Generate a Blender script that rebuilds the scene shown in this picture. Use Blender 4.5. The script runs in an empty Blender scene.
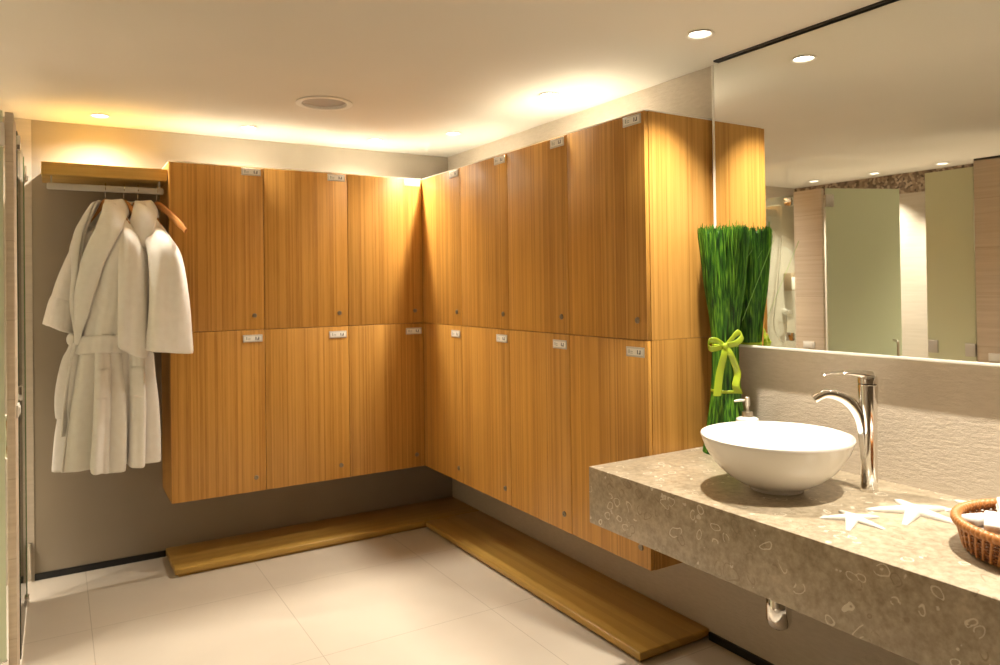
import bpy, bmesh, math, random
from mathutils import Vector, Matrix
random.seed(7)
C = bpy.context.scene.collection
PI = math.pi

# ------------------------------------------------------------------ sizes (metres; back wall y=0, right wall x=0, floor z=0)
DEP = 0.392            # locker depth
BX0 = -1.8474          # left end of the back run
RY1 = -2.424           # near end of the right run
ZB, ZM, ZT = 0.391, 1.285, 2.1835
ZC = 2.417             # ceiling
CT = 0.84              # counter top
LX = -2.49             # plane of the glass fronts
FARX = -3.85

# ------------------------------------------------------------------ node helpers
def new_mat(name):
    m = bpy.data.materials.new(name); m.use_nodes = True
    nt = m.node_tree
    b = nt.nodes['Principled BSDF']
    return m, nt, b
def N(nt, t, **kw):
    n = nt.nodes.new(t)
    for k, v in kw.items(): setattr(n, k, v)
    return n
def ramp(nt, fac, stops):
    r = N(nt, 'ShaderNodeValToRGB')
    e = r.color_ramp.elements
    while len(e) < len(stops): e.new(0.5)
    for i, (p, c) in enumerate(stops):
        e[i].position = p; e[i].color = (*c, 1)
    nt.links.new(fac, r.inputs[0])
    return r.outputs[0]
def math_n(nt, op, a, b=None):
    n = N(nt, 'ShaderNodeMath', operation=op)
    for i, v in enumerate((a, b)):
        if v is None: continue
        if isinstance(v, (int, float)): n.inputs[i].default_value = v
        else: nt.links.new(v, n.inputs[i])
    return n.outputs[0]
def mixc(nt, fac, a, b, mode='MIX'):
    n = N(nt, 'ShaderNodeMix', data_type='RGBA', blend_type=mode)
    for sock, v in ((n.inputs[0], fac), (n.inputs[6], a), (n.inputs[7], b)):
        if isinstance(v, (int, float)): sock.default_value = v
        elif isinstance(v, tuple): sock.default_value = (*v, 1)
        else: nt.links.new(v, sock)
    return n.outputs[2]
def noise(nt, vec, scale, detail=3, rough=0.5):
    n = N(nt, 'ShaderNodeTexNoise')
    n.inputs['Scale'].default_value = scale; n.inputs['Detail'].default_value = detail; n.inputs['Roughness'].default_value = rough
    if vec is not None: nt.links.new(vec, n.inputs['Vector'])
    return n.outputs[0]
def mapping(nt, vec, scale=(1, 1, 1)):
    n = N(nt, 'ShaderNodeMapping'); n.inputs['Scale'].default_value = scale
    nt.links.new(vec, n.inputs['Vector']); return n.outputs[0]
def coord(nt): return N(nt, 'ShaderNodeTexCoord').outputs['Object']
def bump(nt, b, h, strength, dist=0.01):
    n = N(nt, 'ShaderNodeBump'); n.inputs['Strength'].default_value = strength; n.inputs['Distance'].default_value = dist
    nt.links.new(h, n.inputs['Height']); nt.links.new(n.outputs[0], b.inputs['Normal'])
def plain(name, col, rough=0.5, metal=0.0, spec=0.5):
    m, nt, b = new_mat(name)
    b.inputs['Base Color'].default_value = (*col, 1); b.inputs['Roughness'].default_value = rough
    b.inputs['Metallic'].default_value = metal; b.inputs['Specular IOR Level'].default_value = spec
    return m

# ------------------------------------------------------------------ materials
def bamboo(name, along, strip, c_dark, c_mid, c_light, rough=0.38, fibre=1.0):
    """strip-laminated bamboo; `along` is the fibre direction"""
    m, nt, b = new_mat(name)
    oc = coord(nt)
    oi = N(nt, 'ShaderNodeObjectInfo')
    sep = N(nt, 'ShaderNodeSeparateXYZ'); nt.links.new(oc, sep.inputs[0])
    X, Y, Z = sep.outputs
    if along == 'z': s = math_n(nt, 'ADD', X, Y); l = Z
    elif along == 'x': s = math_n(nt, 'ADD', Y, Z); l = X
    else: s = math_n(nt, 'ADD', X, Z); l = Y
    off = math_n(nt, 'MULTIPLY', oi.outputs['Random'], 37.0)
    s = math_n(nt, 'ADD', s, off)
    idx = math_n(nt, 'FLOOR', math_n(nt, 'DIVIDE', s, strip))
    wn = N(nt, 'ShaderNodeTexWhiteNoise', noise_dimensions='1D'); nt.links.new(idx, wn.inputs['W'])
    cmb = N(nt, 'ShaderNodeCombineXYZ')
    nt.links.new(s, cmb.inputs[0]); nt.links.new(math_n(nt, 'MULTIPLY', l, 0.02), cmb.inputs[1]); nt.links.new(idx, cmb.inputs[2])
    fib = noise(nt, cmb.outputs[0], 240, 3, 0.6)
    cm2 = N(nt, 'ShaderNodeCombineXYZ')
    nt.links.new(s, cm2.inputs[0]); nt.links.new(math_n(nt, 'MULTIPLY', l, 0.12), cm2.inputs[1])
    wide = noise(nt, cm2.outputs[0], 22, 2)
    f = math_n(nt, 'ADD', math_n(nt, 'MULTIPLY', wn.outputs['Value'], 0.42), math_n(nt, 'MULTIPLY', fib, 0.62 * fibre))
    f = math_n(nt, 'ADD', f, math_n(nt, 'MULTIPLY', wide, 0.22))
    col = ramp(nt, f, [(0.30, c_dark), (0.62, c_mid), (0.98, c_light)])
    nt.links.new(col, b.inputs['Base Color'])
    b.inputs['Roughness'].default_value = rough; b.inputs['Specular IOR Level'].default_value = 0.35
    bump(nt, b, fib, 0.06, 0.002)
    return m
M = {}
M['door'] = bamboo('bamboo_veneer', 'z', 0.0085, (0.36, 0.162, 0.030), (0.515, 0.255, 0.052), (0.62, 0.325, 0.074))
M['side'] = bamboo('bamboo_side', 'z', 0.0085, (0.38, 0.178, 0.036), (0.52, 0.262, 0.060), (0.62, 0.33, 0.085))
M['bench_x'] = bamboo('bamboo_plank_x', 'x', 0.03, (0.40, 0.235, 0.052), (0.47, 0.285, 0.066), (0.55, 0.345, 0.09), 0.33, 0.7)
M['bench_y'] = bamboo('bamboo_plank_y', 'y', 0.03, (0.40, 0.235, 0.052), (0.47, 0.285, 0.066), (0.55, 0.345, 0.09), 0.33, 0.7)
M['shelf'] = bamboo('bamboo_shelf', 'x', 0.03, (0.50, 0.30, 0.075), (0.60, 0.38, 0.10), (0.68, 0.45, 0.14), 0.33, 0.7)

def m_ceiling():
    m, nt, b = new_mat('ceiling_paint')
    c = ramp(nt, noise(nt, coord(nt), 1.3, 2), [(0.3, (0.74, 0.70, 0.62)), (0.7, (0.78, 0.74, 0.66))])
    nt.links.new(c, b.inputs['Base Color']); b.inputs['Roughness'].default_value = 0.85
    return m
M['ceiling'] = m_ceiling()
def m_paint():
    m, nt, b = new_mat('taupe_paint')
    oc = coord(nt)
    c = ramp(nt, noise(nt, oc, 3, 3), [(0.3, (0.30, 0.252, 0.188)), (0.7, (0.325, 0.275, 0.208))])
    nt.links.new(c, b.inputs['Base Color']); b.inputs['Roughness'].default_value = 0.8
    bump(nt, b, noise(nt, oc, 160, 2), 0.08, 0.002)
    return m
M['paint'] = m_paint()
def m_stonewall():
    m, nt, b = new_mat('combed_stone_plaster')
    oc = coord(nt)
    st = noise(nt, mapping(nt, oc, (14, 14, 60)), 1.6, 5, 0.6)
    pits = noise(nt, mapping(nt, oc, (60, 60, 130)), 1.4, 4, 0.7)
    c = ramp(nt, st, [(0.25, (0.52, 0.445, 0.35)), (0.75, (0.60, 0.525, 0.425))])
    nt.links.new(c, b.inputs['Base Color']); b.inputs['Roughness'].default_value = 0.8
    bump(nt, b, math_n(nt, 'ADD', st, math_n(nt, 'MULTIPLY', pits, 0.8)), 0.42, 0.006)
    return m
M['stonewall'] = m_stonewall()
def m_floor():
    m, nt, b = new_mat('floor_tiles')
    oc = coord(nt)
    sep = N(nt, 'ShaderNodeSeparateXYZ'); nt.links.new(oc, sep.inputs[0])
    def joint(v, o, size, w):
        t = math_n(nt, 'FRACT', math_n(nt, 'DIVIDE', math_n(nt, 'ADD', v, o), size))
        t = math_n(nt, 'ABSOLUTE', math_n(nt, 'SUBTRACT', t, 0.5))
        return math_n(nt, 'GREATER_THAN', t, 0.5 - w / size)
    jx = joint(sep.outputs[0], 1.43 + 8.0, 0.8, 0.0016)
    jy = joint(sep.outputs[1], 0.80 + 8.0, 0.8, 0.0016)
    j = math_n(nt, 'MAXIMUM', jx, jy)
    c = ramp(nt, noise(nt, oc, 2.2, 4), [(0.3, (0.57, 0.50, 0.41)), (0.7, (0.62, 0.55, 0.455))])
    c = mixc(nt, j, c, (0.40, 0.34, 0.26))
    nt.links.new(c, b.inputs['Base Color']); b.inputs['Roughness'].default_value = 0.36
    b.inputs['Specular IOR Level'].default_value = 0.4
    return m
M['floor'] = m_floor()
def m_counter():
    m, nt, b = new_mat('fossil_limestone')
    oc = coord(nt)
    base = noise(nt, oc, 5, 6, 0.62)
    fine = noise(nt, oc, 45, 5, 0.7)
    warp = N(nt, 'ShaderNodeTexNoise'); warp.inputs['Scale'].default_value = 9; nt.links.new(oc, warp.inputs['Vector'])
    vm = N(nt, 'ShaderNodeVectorMath', operation='MULTIPLY_ADD')
    nt.links.new(warp.outputs['Color'], vm.inputs[0]); vm.inputs[1].default_value = (0.10, 0.10, 0.10); nt.links.new(oc, vm.inputs[2])
    vor = N(nt, 'ShaderNodeTexVoronoi'); vor.inputs['Scale'].default_value = 22; nt.links.new(vm.outputs[0], vor.inputs['Vector'])
    # shell outlines: thin rings around some of the cells
    ring = math_n(nt, 'ABSOLUTE', math_n(nt, 'SUBTRACT', vor.outputs['Distance'], 0.33))
    ring = math_n(nt, 'LESS_THAN', ring, 0.035)
    sepc = N(nt, 'ShaderNodeSeparateColor'); nt.links.new(vor.outputs['Color'], sepc.inputs[0])
    some = math_n(nt, 'GREATER_THAN', sepc.outputs[0], 0.42)
    patch = math_n(nt, 'GREATER_THAN', noise(nt, oc, 26, 2), 0.42)
    ring = math_n(nt, 'MULTIPLY', math_n(nt, 'MULTIPLY', ring, some), patch)
    dark = math_n(nt, 'GREATER_THAN', sepc.outputs[1], 0.5)
    c = ramp(nt, base, [(0.30, (0.22, 0.172, 0.105)), (0.5, (0.39, 0.315, 0.205)), (0.70, (0.57, 0.48, 0.345))])
    c = mixc(nt, 0.62, c, ramp(nt, fine, [(0.32, (0.19, 0.145, 0.09)), (0.68, (0.52, 0.44, 0.325))]))
    c = mixc(nt, math_n(nt, 'MULTIPLY', ring, 0.8), c, mixc(nt, dark, (0.72, 0.66, 0.54), (0.25, 0.19, 0.12)))
    flecks = math_n(nt, 'GREATER_THAN', noise(nt, oc, 24, 3), 0.70)
    c = mixc(nt, math_n(nt, 'MULTIPLY', flecks, 0.6), c, (0.76, 0.71, 0.62))
    nt.links.new(c, b.inputs['Base Color']); b.inputs['Roughness'].default_value = 0.32
    bump(nt, b, fine, 0.05, 0.002)
    return m
M['counter'] = m_counter()
def m_tile():
    m, nt, b = new_mat('striated_stone')
    oc = coord(nt)
    st = noise(nt, mapping(nt, oc, (1.2, 1.2, 42)), 1.5, 4, 0.6)
    c = ramp(nt, st, [(0.3, (0.56, 0.455, 0.335)), (0.7, (0.66, 0.555, 0.425))])
    sep = N(nt, 'ShaderNodeSeparateXYZ'); nt.links.new(oc, sep.inputs[0])
    t = math_n(nt, 'FRACT', math_n(nt, 'DIVIDE', math_n(nt, 'ADD', sep.outputs[2], 4.0), 0.30))
    j = math_n(nt, 'LESS_THAN', t, 0.012)
    c = mixc(nt, j, c, (0.50, 0.40, 0.29))
    nt.links.new(c, b.inputs['Base Color']); b.inputs['Roughness'].default_value = 0.55
    return m
M['tile'] = m_tile()
def m_paletile():
    m, nt, b = new_mat('pale_shower_stone')
    oc = coord(nt)
    st = noise(nt, mapping(nt, oc, (2, 2, 30)), 1.5, 4, 0.6)
    c = ramp(nt, st, [(0.3, (0.48, 0.42, 0.34)), (0.7, (0.54, 0.475, 0.39))])
    sep = N(nt, 'ShaderNodeSeparateXYZ'); nt.links.new(oc, sep.inputs[0])
    t = math_n(nt, 'FRACT', math_n(nt, 'DIVIDE', math_n(nt, 'ADD', sep.outputs[2], 4.0), 0.30))
    j = math_n(nt, 'LESS_THAN', t, 0.012)
    c = mixc(nt, j, c, (0.46, 0.405, 0.33))
    nt.links.new(c, b.inputs['Base Color']); b.inputs['Roughness'].default_value = 0.5
    return m
M['paletile'] = m_paletile()
def m_mosaic():
    m, nt, b = new_mat('pebble_mosaic')
    oc = coord(nt)
    v = N(nt, 'ShaderNodeTexVoronoi'); v.inputs['Scale'].default_value = 42; nt.links.new(oc, v.inputs['Vector'])
    s = N(nt, 'ShaderNodeSeparateColor'); nt.links.new(v.outputs['Color'], s.inputs[0])
    c = ramp(nt, s.outputs[0], [(0.0, (0.08, 0.05, 0.03)), (0.5, (0.25, 0.17, 0.11)), (1.0, (0.50, 0.40, 0.30))])
    nt.links.new(c, b.inputs['Base Color']); b.inputs['Roughness'].default_value = 0.45
    return m
M['mosaic'] = m_mosaic()
def m_terry():
    m, nt, b = new_mat('white_terry')
    oc = coord(nt)
    n1 = noise(nt, oc, 420, 3, 0.7); n2 = noise(nt, oc, 30, 3)
    c = ramp(nt, n2, [(0.3, (0.86, 0.82, 0.755)), (0.7, (0.90, 0.865, 0.805))])
    nt.links.new(c, b.inputs['Base Color']); b.inputs['Roughness'].default_value = 0.95
    b.inputs['Sheen Weight'].default_value = 0.25
    bump(nt, b, math_n(nt, 'ADD', n1, math_n(nt, 'MULTIPLY', n2, 0.6)), 0.35, 0.004)
    return m
M['terry'] = m_terry()
def m_frost(name, col):
    m, nt, b = new_mat(name)
    out = [n for n in nt.nodes if n.type == 'OUTPUT_MATERIAL'][0]
    tr = N(nt, 'ShaderNodeBsdfTranslucent'); tr.inputs[0].default_value = (*col, 1)
    b.inputs['Base Color'].default_value = (*[c * 0.93 for c in col], 1); b.inputs['Roughness'].default_value = 0.28
    mx = N(nt, 'ShaderNodeMixShader'); mx.inputs[0].default_value = 0.45
    nt.links.new(b.outputs[0], mx.inputs[1]); nt.links.new(tr.outputs[0], mx.inputs[2]); nt.links.new(mx.outputs[0], out.inputs[0])
    return m
M['frost'] = m_frost('frosted_green_glass', (0.74, 0.78, 0.62))
M['frost2'] = m_frost('frosted_yellow_green_glass', (0.77, 0.77, 0.59))
def m_clear():
    m, nt, b = new_mat('clear_glass')
    out = [n for n in nt.nodes if n.type == 'OUTPUT_MATERIAL'][0]
    t = N(nt, 'ShaderNodeBsdfTransparent'); t.inputs[0].default_value = (0.93, 0.97, 0.93, 1)
    g = N(nt, 'ShaderNodeBsdfGlossy'); g.inputs['Roughness'].default_value = 0.0
    fr = N(nt, 'ShaderNodeFresnel'); fr.inputs[0].default_value = 1.5
    mx = N(nt, 'ShaderNodeMixShader')
    nt.links.new(fr.outputs[0], mx.inputs[0]); nt.links.new(t.outputs[0], mx.inputs[1]); nt.links.new(g.outputs[0], mx.inputs[2])
    nt.links.new(mx.outputs[0], out.inputs[0])
    return m
M['clear'] = m_clear()
M['glass_edge'] = plain('green_glass_edge', (0.16, 0.24, 0.11), 0.2)
M['mirror'] = plain('mirror_silver', (0.88, 0.89, 0.86), 0.0, 1.0)
M['mirror_edge'] = plain('mirror_edge', (0.85, 0.82, 0.74), 0.3)
M['chrome'] = plain('chrome', (0.82, 0.80, 0.77), 0.05, 1.0)
M['steel'] = plain('brushed_steel', (0.62, 0.58, 0.52), 0.3, 1.0)
M['lockmetal'] = plain('dull_nickel', (0.30, 0.25, 0.18), 0.4, 0.9)
M['aluminium'] = plain('satin_aluminium', (0.62, 0.60, 0.55), 0.4, 0.35)
M['black'] = plain('black_skirting', (0.008, 0.008, 0.009), 0.35)
M['dark'] = plain('dark_metal', (0.02, 0.016, 0.012), 0.5)
M['ceramic'] = plain('white_ceramic', (0.86, 0.83, 0.77), 0.07, 0.0, 0.6)
M['white'] = plain('white_plastic', (0.82, 0.79, 0.72), 0.35)
M['plate'] = plain('number_plate_insert', (0.86, 0.84, 0.78), 0.3)
M['mark_grey'] = plain('plate_grey_mark', (0.42, 0.44, 0.40), 0.4)
M['mark_dark'] = plain('plate_dark_mark', (0.10, 0.10, 0.12), 0.4)
M['grille'] = plain('grey_grille', (0.44, 0.40, 0.36), 0.6)
M['hanger'] = plain('hanger_wood', (0.50, 0.215, 0.06), 0.35)
M['ribbon'] = plain('lime_ribbon', (0.36, 0.47, 0.022), 0.4)
M['star'] = plain('starfish_shell', (0.64, 0.605, 0.535), 0.75)
M['towel'] = M['terry']
M['lens'] = plain('lamp_lens', (1, 1, 1), 0.5)
_nt = M['lens'].node_tree; _b = _nt.nodes['Principled BSDF']
_b.inputs['Emission Color'].default_value = (1.0, 0.92, 0.78, 1); _b.inputs['Emission Strength'].default_value = 14
def m_wicker():
    m, nt, b = new_mat('rattan')
    oi = coord(nt)
    c = ramp(nt, noise(nt, oi, 70, 3), [(0.3, (0.12, 0.04, 0.010)), (0.7, (0.30, 0.11, 0.03))])
    nt.links.new(c, b.inputs['Base Color']); b.inputs['Roughness'].default_value = 0.4
    return m
M['wicker'] = m_wicker()
def m_grass():
    m, nt, b = new_mat('green_reed')
    oc = coord(nt)
    n1 = noise(nt, mapping(nt, oc, (1, 1, 0.06)), 130, 2)
    c = ramp(nt, n1, [(0.34, (0.006, 0.035, 0.003)), (0.50, (0.035, 0.15, 0.008)), (0.68, (0.17, 0.38, 0.025))])
    nt.links.new(c, b.inputs['Base Color']); b.inputs['Roughness'].default_value = 0.4
    return m
M['grass'] = m_grass()
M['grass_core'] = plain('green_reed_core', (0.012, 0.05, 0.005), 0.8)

# ------------------------------------------------------------------ mesh helpers (all coordinates are world coordinates)
def loc_of(o):
    v = Vector((0, 0, 0))
    while o: v += o.location; o = o.parent
    return v
def obj(name, bm, mat, parent=None, loc=None, smooth=True, angle=35):
    base = loc_of(parent) if parent else Vector(loc or (0, 0, 0))
    bmesh.ops.translate(bm, verts=bm.verts, vec=-base)
    bmesh.ops.recalc_face_normals(bm, faces=bm.faces)
    me = bpy.data.meshes.new(name); bm.to_mesh(me); bm.free()
    mats = mat if isinstance(mat, (list, tuple)) else [mat]
    for x in mats: me.materials.append(x)
    if smooth:
        for p in me.polygons: p.use_smooth = True
        me.set_sharp_from_angle(angle=math.radians(angle))
    o = bpy.data.objects.new(name, me); C.objects.link(o)
    if parent: o.parent = parent
    else: o.location = base
    return o
def tag(o, label, cat, group=None):
    o['label'] = label; o['category'] = cat
    if group: o['group'] = group
    return o
def thing(name, label, cat, loc, group=None):
    o = bpy.data.objects.new(name, None); o.empty_display_size = 0.1; C.objects.link(o); o.location = loc
    return tag(o, label, cat, group)
def struct(name, bm, mat, loc=(0, 0, 0), **kw):
    o = obj(name, bm, mat, None, loc, **kw); o['kind'] = 'structure'; return o
def box(bm, x0, x1, y0, y1, z0, z1, bev=0.0, seg=2):
    x0, x1 = sorted((x0, x1)); y0, y1 = sorted((y0, y1)); z0, z1 = sorted((z0, z1))
    vs = [bm.verts.new((x, y, z)) for x in (x0, x1) for y in (y0, y1) for z in (z0, z1)]
    fs = [(0, 1, 3, 2), (4, 6, 7, 5), (0, 4, 5, 1), (2, 3, 7, 6), (0, 2, 6, 4), (1, 5, 7, 3)]
    F = [bm.faces.new([vs[i] for i in f]) for f in fs]
    if bev > 0:
        es = list({e for f in F for e in f.edges})
        bmesh.ops.bevel(bm, geom=es, offset=bev, segments=seg, affect='EDGES', profile=0.5)
    return bm
def B(*a, **k):
    bm = bmesh.new(); return box(bm, *a, **k)
def rings(bm, rs, closed=True, cap=True, loop=False):
    """bridge a list of rings (lists of points)"""
    V = [[bm.verts.new(p) for p in r] for r in rs]
    n = len(V[0]); m = len(V)
    for i in range(m if loop else m - 1):
        a, b = V[i], V[(i + 1) % m]
        for j in range(n if closed else n - 1):
            k = (j + 1) % n
            bm.faces.new((a[j], a[k], b[k], b[j]))
    if cap and not loop and closed:
        bm.faces.new(V[0][::-1]); bm.faces.new(V[-1])
    return V
def tube(bm, path, rad, n=10, cap=True, loop=False, flat=None, up=None):
    """sweep a circle (or an ellipse rad x rad*flat) along path"""
    P = [Vector(p) for p in path]; m = len(P)
    if not isinstance(rad, (list, tuple)): rad = [rad] * m
    T = []
    for i in range(m):
        if loop: t = P[(i + 1) % m] - P[i - 1]
        else: t = P[min(i + 1, m - 1)] - P[max(i - 1, 0)]
        T.append(t.normalized())
    u = Vector(up) if up else Vector((0, 0, 1))
    if abs(u.dot(T[0])) > 0.95: u = Vector((1, 0, 0))
    a = (u - T[0] * u.dot(T[0])).normalized()
    rs = []
    for i in range(m):
        a = (a - T[i] * a.dot(T[i])).normalized()
        b = T[i].cross(a)
        r = rad[i]; f = flat if flat else 1.0
        rs.append([P[i] + a * (r * math.cos(2 * PI * k / n)) + b * (r * f * math.sin(2 * PI * k / n)) for k in range(n)])
    rings(bm, rs, True, cap, loop)
    return bm
def lathe(bm, prof, c, n=48, cap=True):
    rs = [[(c[0] + r * math.cos(2 * PI * k / n), c[1] + r * math.sin(2 * PI * k / n), z) for k in range(n)] for r, z in prof]
    rings(bm, rs, True, cap); return bm
def smooth_path(pts, n=8):
    """Catmull-Rom through pts"""
    P = [Vector(p) for p in pts]; out = []
    for i in range(len(P) - 1):
        p0 = P[max(i - 1, 0)]; p1 = P[i]; p2 = P[i + 1]; p3 = P[min(i + 2, len(P) - 1)]
        for k in range(n):
            t = k / n
            out.append(0.5 * ((2 * p1) + (p2 - p0) * t + (2 * p0 - 5 * p1 + 4 * p2 - p3) * t * t + (3 * p1 - p0 - 3 * p2 + p3) * t ** 3))
    out.append(P[-1]); return out
def lerp_tab(tab, z):
    if z <= tab[0][0]: return tab[0][1]
    for (a, u), (b, v) in zip(tab, tab[1:]):
        if z <= b:
            t = (z - a) / (b - a); t = t * t * (3 - 2 * t) * 0.5 + t * 0.5
            return u + (v - u) * t
    return tab[-1][1]
def mods(o, solid=0, sub=0, offset=0):
    if solid:
        s = o.modifiers.new('solid', 'SOLIDIFY'); s.thickness = solid; s.offset = offset
    if sub:
        s = o.modifiers.new('sub', 'SUBSURF'); s.levels = sub; s.render_levels = sub
    return o

# ------------------------------------------------------------------ the room
struct('floor', B(FARX - 0.1, 0.1, -6.6, 0.1, -0.1, 0.0), M['floor'], smooth=False)
LAMPS_R = [(-0.337, -0.725), (-0.337, -1.709), (-0.337, -2.665), (-0.337, -3.63), (-0.337, -4.6)]
LAMPS_B = [(-0.673, -0.337), (-1.427, -0.337), (-2.155, -0.262)]
LAMPS_L = [(-3.56, -0.42), (-3.62, -0.95), (-3.62, -1.50), (-3.62, -2.4), (-3.62, -3.4)]
ALL = LAMPS_R + LAMPS_B + LAMPS_L
# ceiling slab with a round cut-out for every downlight and for the vent
VENT = (-1.225, -1.06)
def ceiling():
    bm = B(FARX - 0.1, 0.1, -6.6, 0.1, ZC, ZC + 0.12)
    o = obj('ceiling', bm, M['ceiling'], smooth=False)
    cut = bmesh.new()
    for (x, y) in ALL: lathe(cut, [(0.045, ZC - 0.02), (0.045, ZC + 0.07)], (x, y), 32)
    lathe(cut, [(0.112, ZC - 0.02), (0.112, ZC + 0.05)], VENT, 48)
    k = obj('cutter', cut, M['ceiling'])
    m = o.modifiers.new('b', 'BOOLEAN'); m.operation = 'DIFFERENCE'; m.solver = 'EXACT'; m.object = k
    dg = bpy.context.evaluated_depsgraph_get()
    me = bpy.data.meshes.new_from_object(o.evaluated_get(dg))
    o.modifiers.clear(); o.data = me
    bpy.data.objects.remove(k)
    o['kind'] = 'structure'
ceiling()
bm = B(-2.4615, 0.1, 0.0, 0.1, 0.0, ZC)
struct('wall_back', bm, M['paint'], smooth=False)
struct('wall_shower', B(FARX - 0.1, -2.4615, -0.004, 0.1, 0.0, ZC), [M['paletile']], smooth=False)
struct('wall_right', B(0.0, 0.1, -6.5, 0.0, 0.0, ZC), M['stonewall'], smooth=False)
w = struct('wall_left', B(FARX - 0.1, FARX, -6.5, -0.004, 0.0, 2.245), M['paletile'], smooth=False)
obj('mosaic_band', B(FARX - 0.1, FARX + 0.006, -6.5, -0.004, 2.245, ZC), M['mosaic'], w, smooth=False)
struct('wall_front', B(FARX - 0.1, 0.1, -6.6, -6.5, 0.0, ZC), M['paint'], smooth=False)
struct('baseboard_back', B(-2.4615, -1.8345, -0.012, 0.0, 0.0, 0.034, bev=0.002), M['black'])
struct('baseboard_right', B(-0.012, 0.0, -6.4, -2.354, 0.0, 0.034, bev=0.002), M['black'])
# dark shadow-gap channel between the mirror and the ceiling
struct('trim_1', B(-0.052, 0.0, -4.45, -2.468, ZC - 0.008, ZC, bev=0.001), M['dark'])

# shower front: stone piers and glass on the left
struct('wall_pier', B(LX - 0.027, LX, -1.235, -1.0, 0.0, 2.19, bev=0.002), M['tile'])
EX = LX - 0.045
w = struct('wall_end', B(EX - 0.10, EX, -3.05, -2.245, 0.0, 2.235, bev=0.002), M['tile'])
obj('top_trim', B(EX - 0.105, EX + 0.006, -3.055, -2.25, 2.235, 2.247, bev=0.001), M['dark'], w)
def switch_plate(y, z, label, LX=LX):
    t = thing('switch_plate', label, 'wall switch', (LX, y, z))
    obj('plate', B(LX, LX + 0.008, y - 0.048, y + 0.048, z - 0.024, z + 0.024, bev=0.003), M['white'], t)
    obj('rocker', B(LX + 0.008, LX + 0.012, y - 0.03, y + 0.03, z - 0.015, z + 0.015, bev=0.002), M['plate'], t)
switch_plate(-1.115, 1.045, 'small cream switch plate on the narrow stone pier beside the frosted door')
switch_plate(-2.36, 1.04, 'small cream switch plate on the wide stone wall end beside the fixed frosted panel', EX)

# clear glass shower screen
t = thing('shower_screen', 'tall clear glass shower screen with green edge at the far left near the bathrobes', 'glass screen', (LX, -0.65, 0))
obj('pane', B(LX - 0.004, LX + 0.004, -0.995, -0.342, 0.02, 2.165), M['clear'], t, smooth=False)
obj('edge', B(LX - 0.0085, LX + 0.0065, -0.342, -0.326, 0.02, 2.165, bev=0.001), M['glass_edge'], t)
e = obj('floor_clip', B(LX - 0.014, LX + 0.014, -0.372, -0.315, 0.0, 0.045, bev=0.003), M['chrome'], t)
def clip(y, z, par, w=0.03, h=0.03, LX=LX, mt='chrome'):
    c = obj('clip', B(LX - 0.014, LX + 0.014, y - w, y + w, z - h, z + h, bev=0.003), M[mt], par)
    return c
clip(-0.955, 1.095, t); clip(-0.955, 2.12, t)
h = obj('pull_handle', tube(bmesh.new(), smooth_path([(LX - 0.005, -0.80, 0.80), (LX - 0.05, -0.80, 0.81), (LX - 0.052, -0.80, 0.90), (LX - 0.05, -0.80, 0.98), (LX - 0.005, -0.80, 0.99)], 6), 0.010, 10), M['chrome'], t)
# small vertical bracket by the wall
tag(obj('wall_bracket', B(-2.485, -2.475, -0.03, -0.004, 0.02, 0.20, bev=0.002), M['steel'], None, (-2.48, -0.004, 0.02)), 'narrow steel bracket upright at the foot of the pale tiled wall by the glass screen', 'bracket')
# robe hook
t = thing('wall_hook', 'small steel robe hook on the pale tiled wall behind the glass screen', 'hook', (-2.488, -0.004, 2.1))
obj('back_plate', lathe(bmesh.new(), [(0.001, 2.09), (0.012, 2.095), (0.012, 2.115), (0.001, 2.12)], (-2.488, -0.012), 16), M['lockmetal'], t)
obj('peg', tube(bmesh.new(), smooth_path([(-2.488, -0.005, 2.105), (-2.488, -0.03, 2.10), (-2.488, -0.042, 2.12), (-2.488, -0.042, 2.165)], 6), 0.005, 8), M['lockmetal'], t)

# frosted swing door, standing open into the shower
d0 = Vector((LX - 0.034, -1.245, 0)); dd = Vector((-0.55, -0.215, 0)).normalized(); dn = Vector((-dd.y, dd.x, 0))
def slab(bm, a, b, z0, z1, th, bev=0):
    """upright slab from ground point a to b, thickness th"""
    dx = (b - a).normalized(); nn = Vector((-dx.y, dx.x, 0)) * (th / 2)
    vs = [bm.verts.new(Vector((p.x, p.y, z)) + s * nn) for p in (a, b) for s in (-1, 1) for z in (z0, z1)]
    for f in [(0, 1, 3, 2), (4, 6, 7, 5), (0, 4, 5, 1), (2, 3, 7, 6), (0, 2, 6, 4), (1, 5, 7, 3)]: bm.faces.new([vs[i] for i in f])
    if bev: bmesh.ops.bevel(bm, geom=list(bm.edges), offset=bev, segments=2, affect='EDGES')
    return bm
door = struct('door_1', slab(bmesh.new(), d0, d0 + dd * 0.60, 0.012, 2.19, 0.010), M['frost'], (d0.x, d0.y, 0), smooth=False)
for z in (2.10, 0.09): obj('hinge', slab(bmesh.new(), d0 - dd * 0.005, d0 + dd * 0.06, z - 0.045, z + 0.045, 0.024, 0.003), M['chrome'], door)
hp = d0 + dd * 0.53
obj('door_handle', tube(bmesh.new(), smooth_path([hp + dn * 0.006 + Vector((0, 0, 0.93)), hp + dn * 0.05 + Vector((0, 0, 0.94)), hp + dn * 0.052 + Vector((0, 0, 1.0)), hp + dn * 0.05 + Vector((0, 0, 1.06)), hp + dn * 0.006 + Vector((0, 0, 1.07))], 6), 0.009, 10), M['steel'], door)
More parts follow.
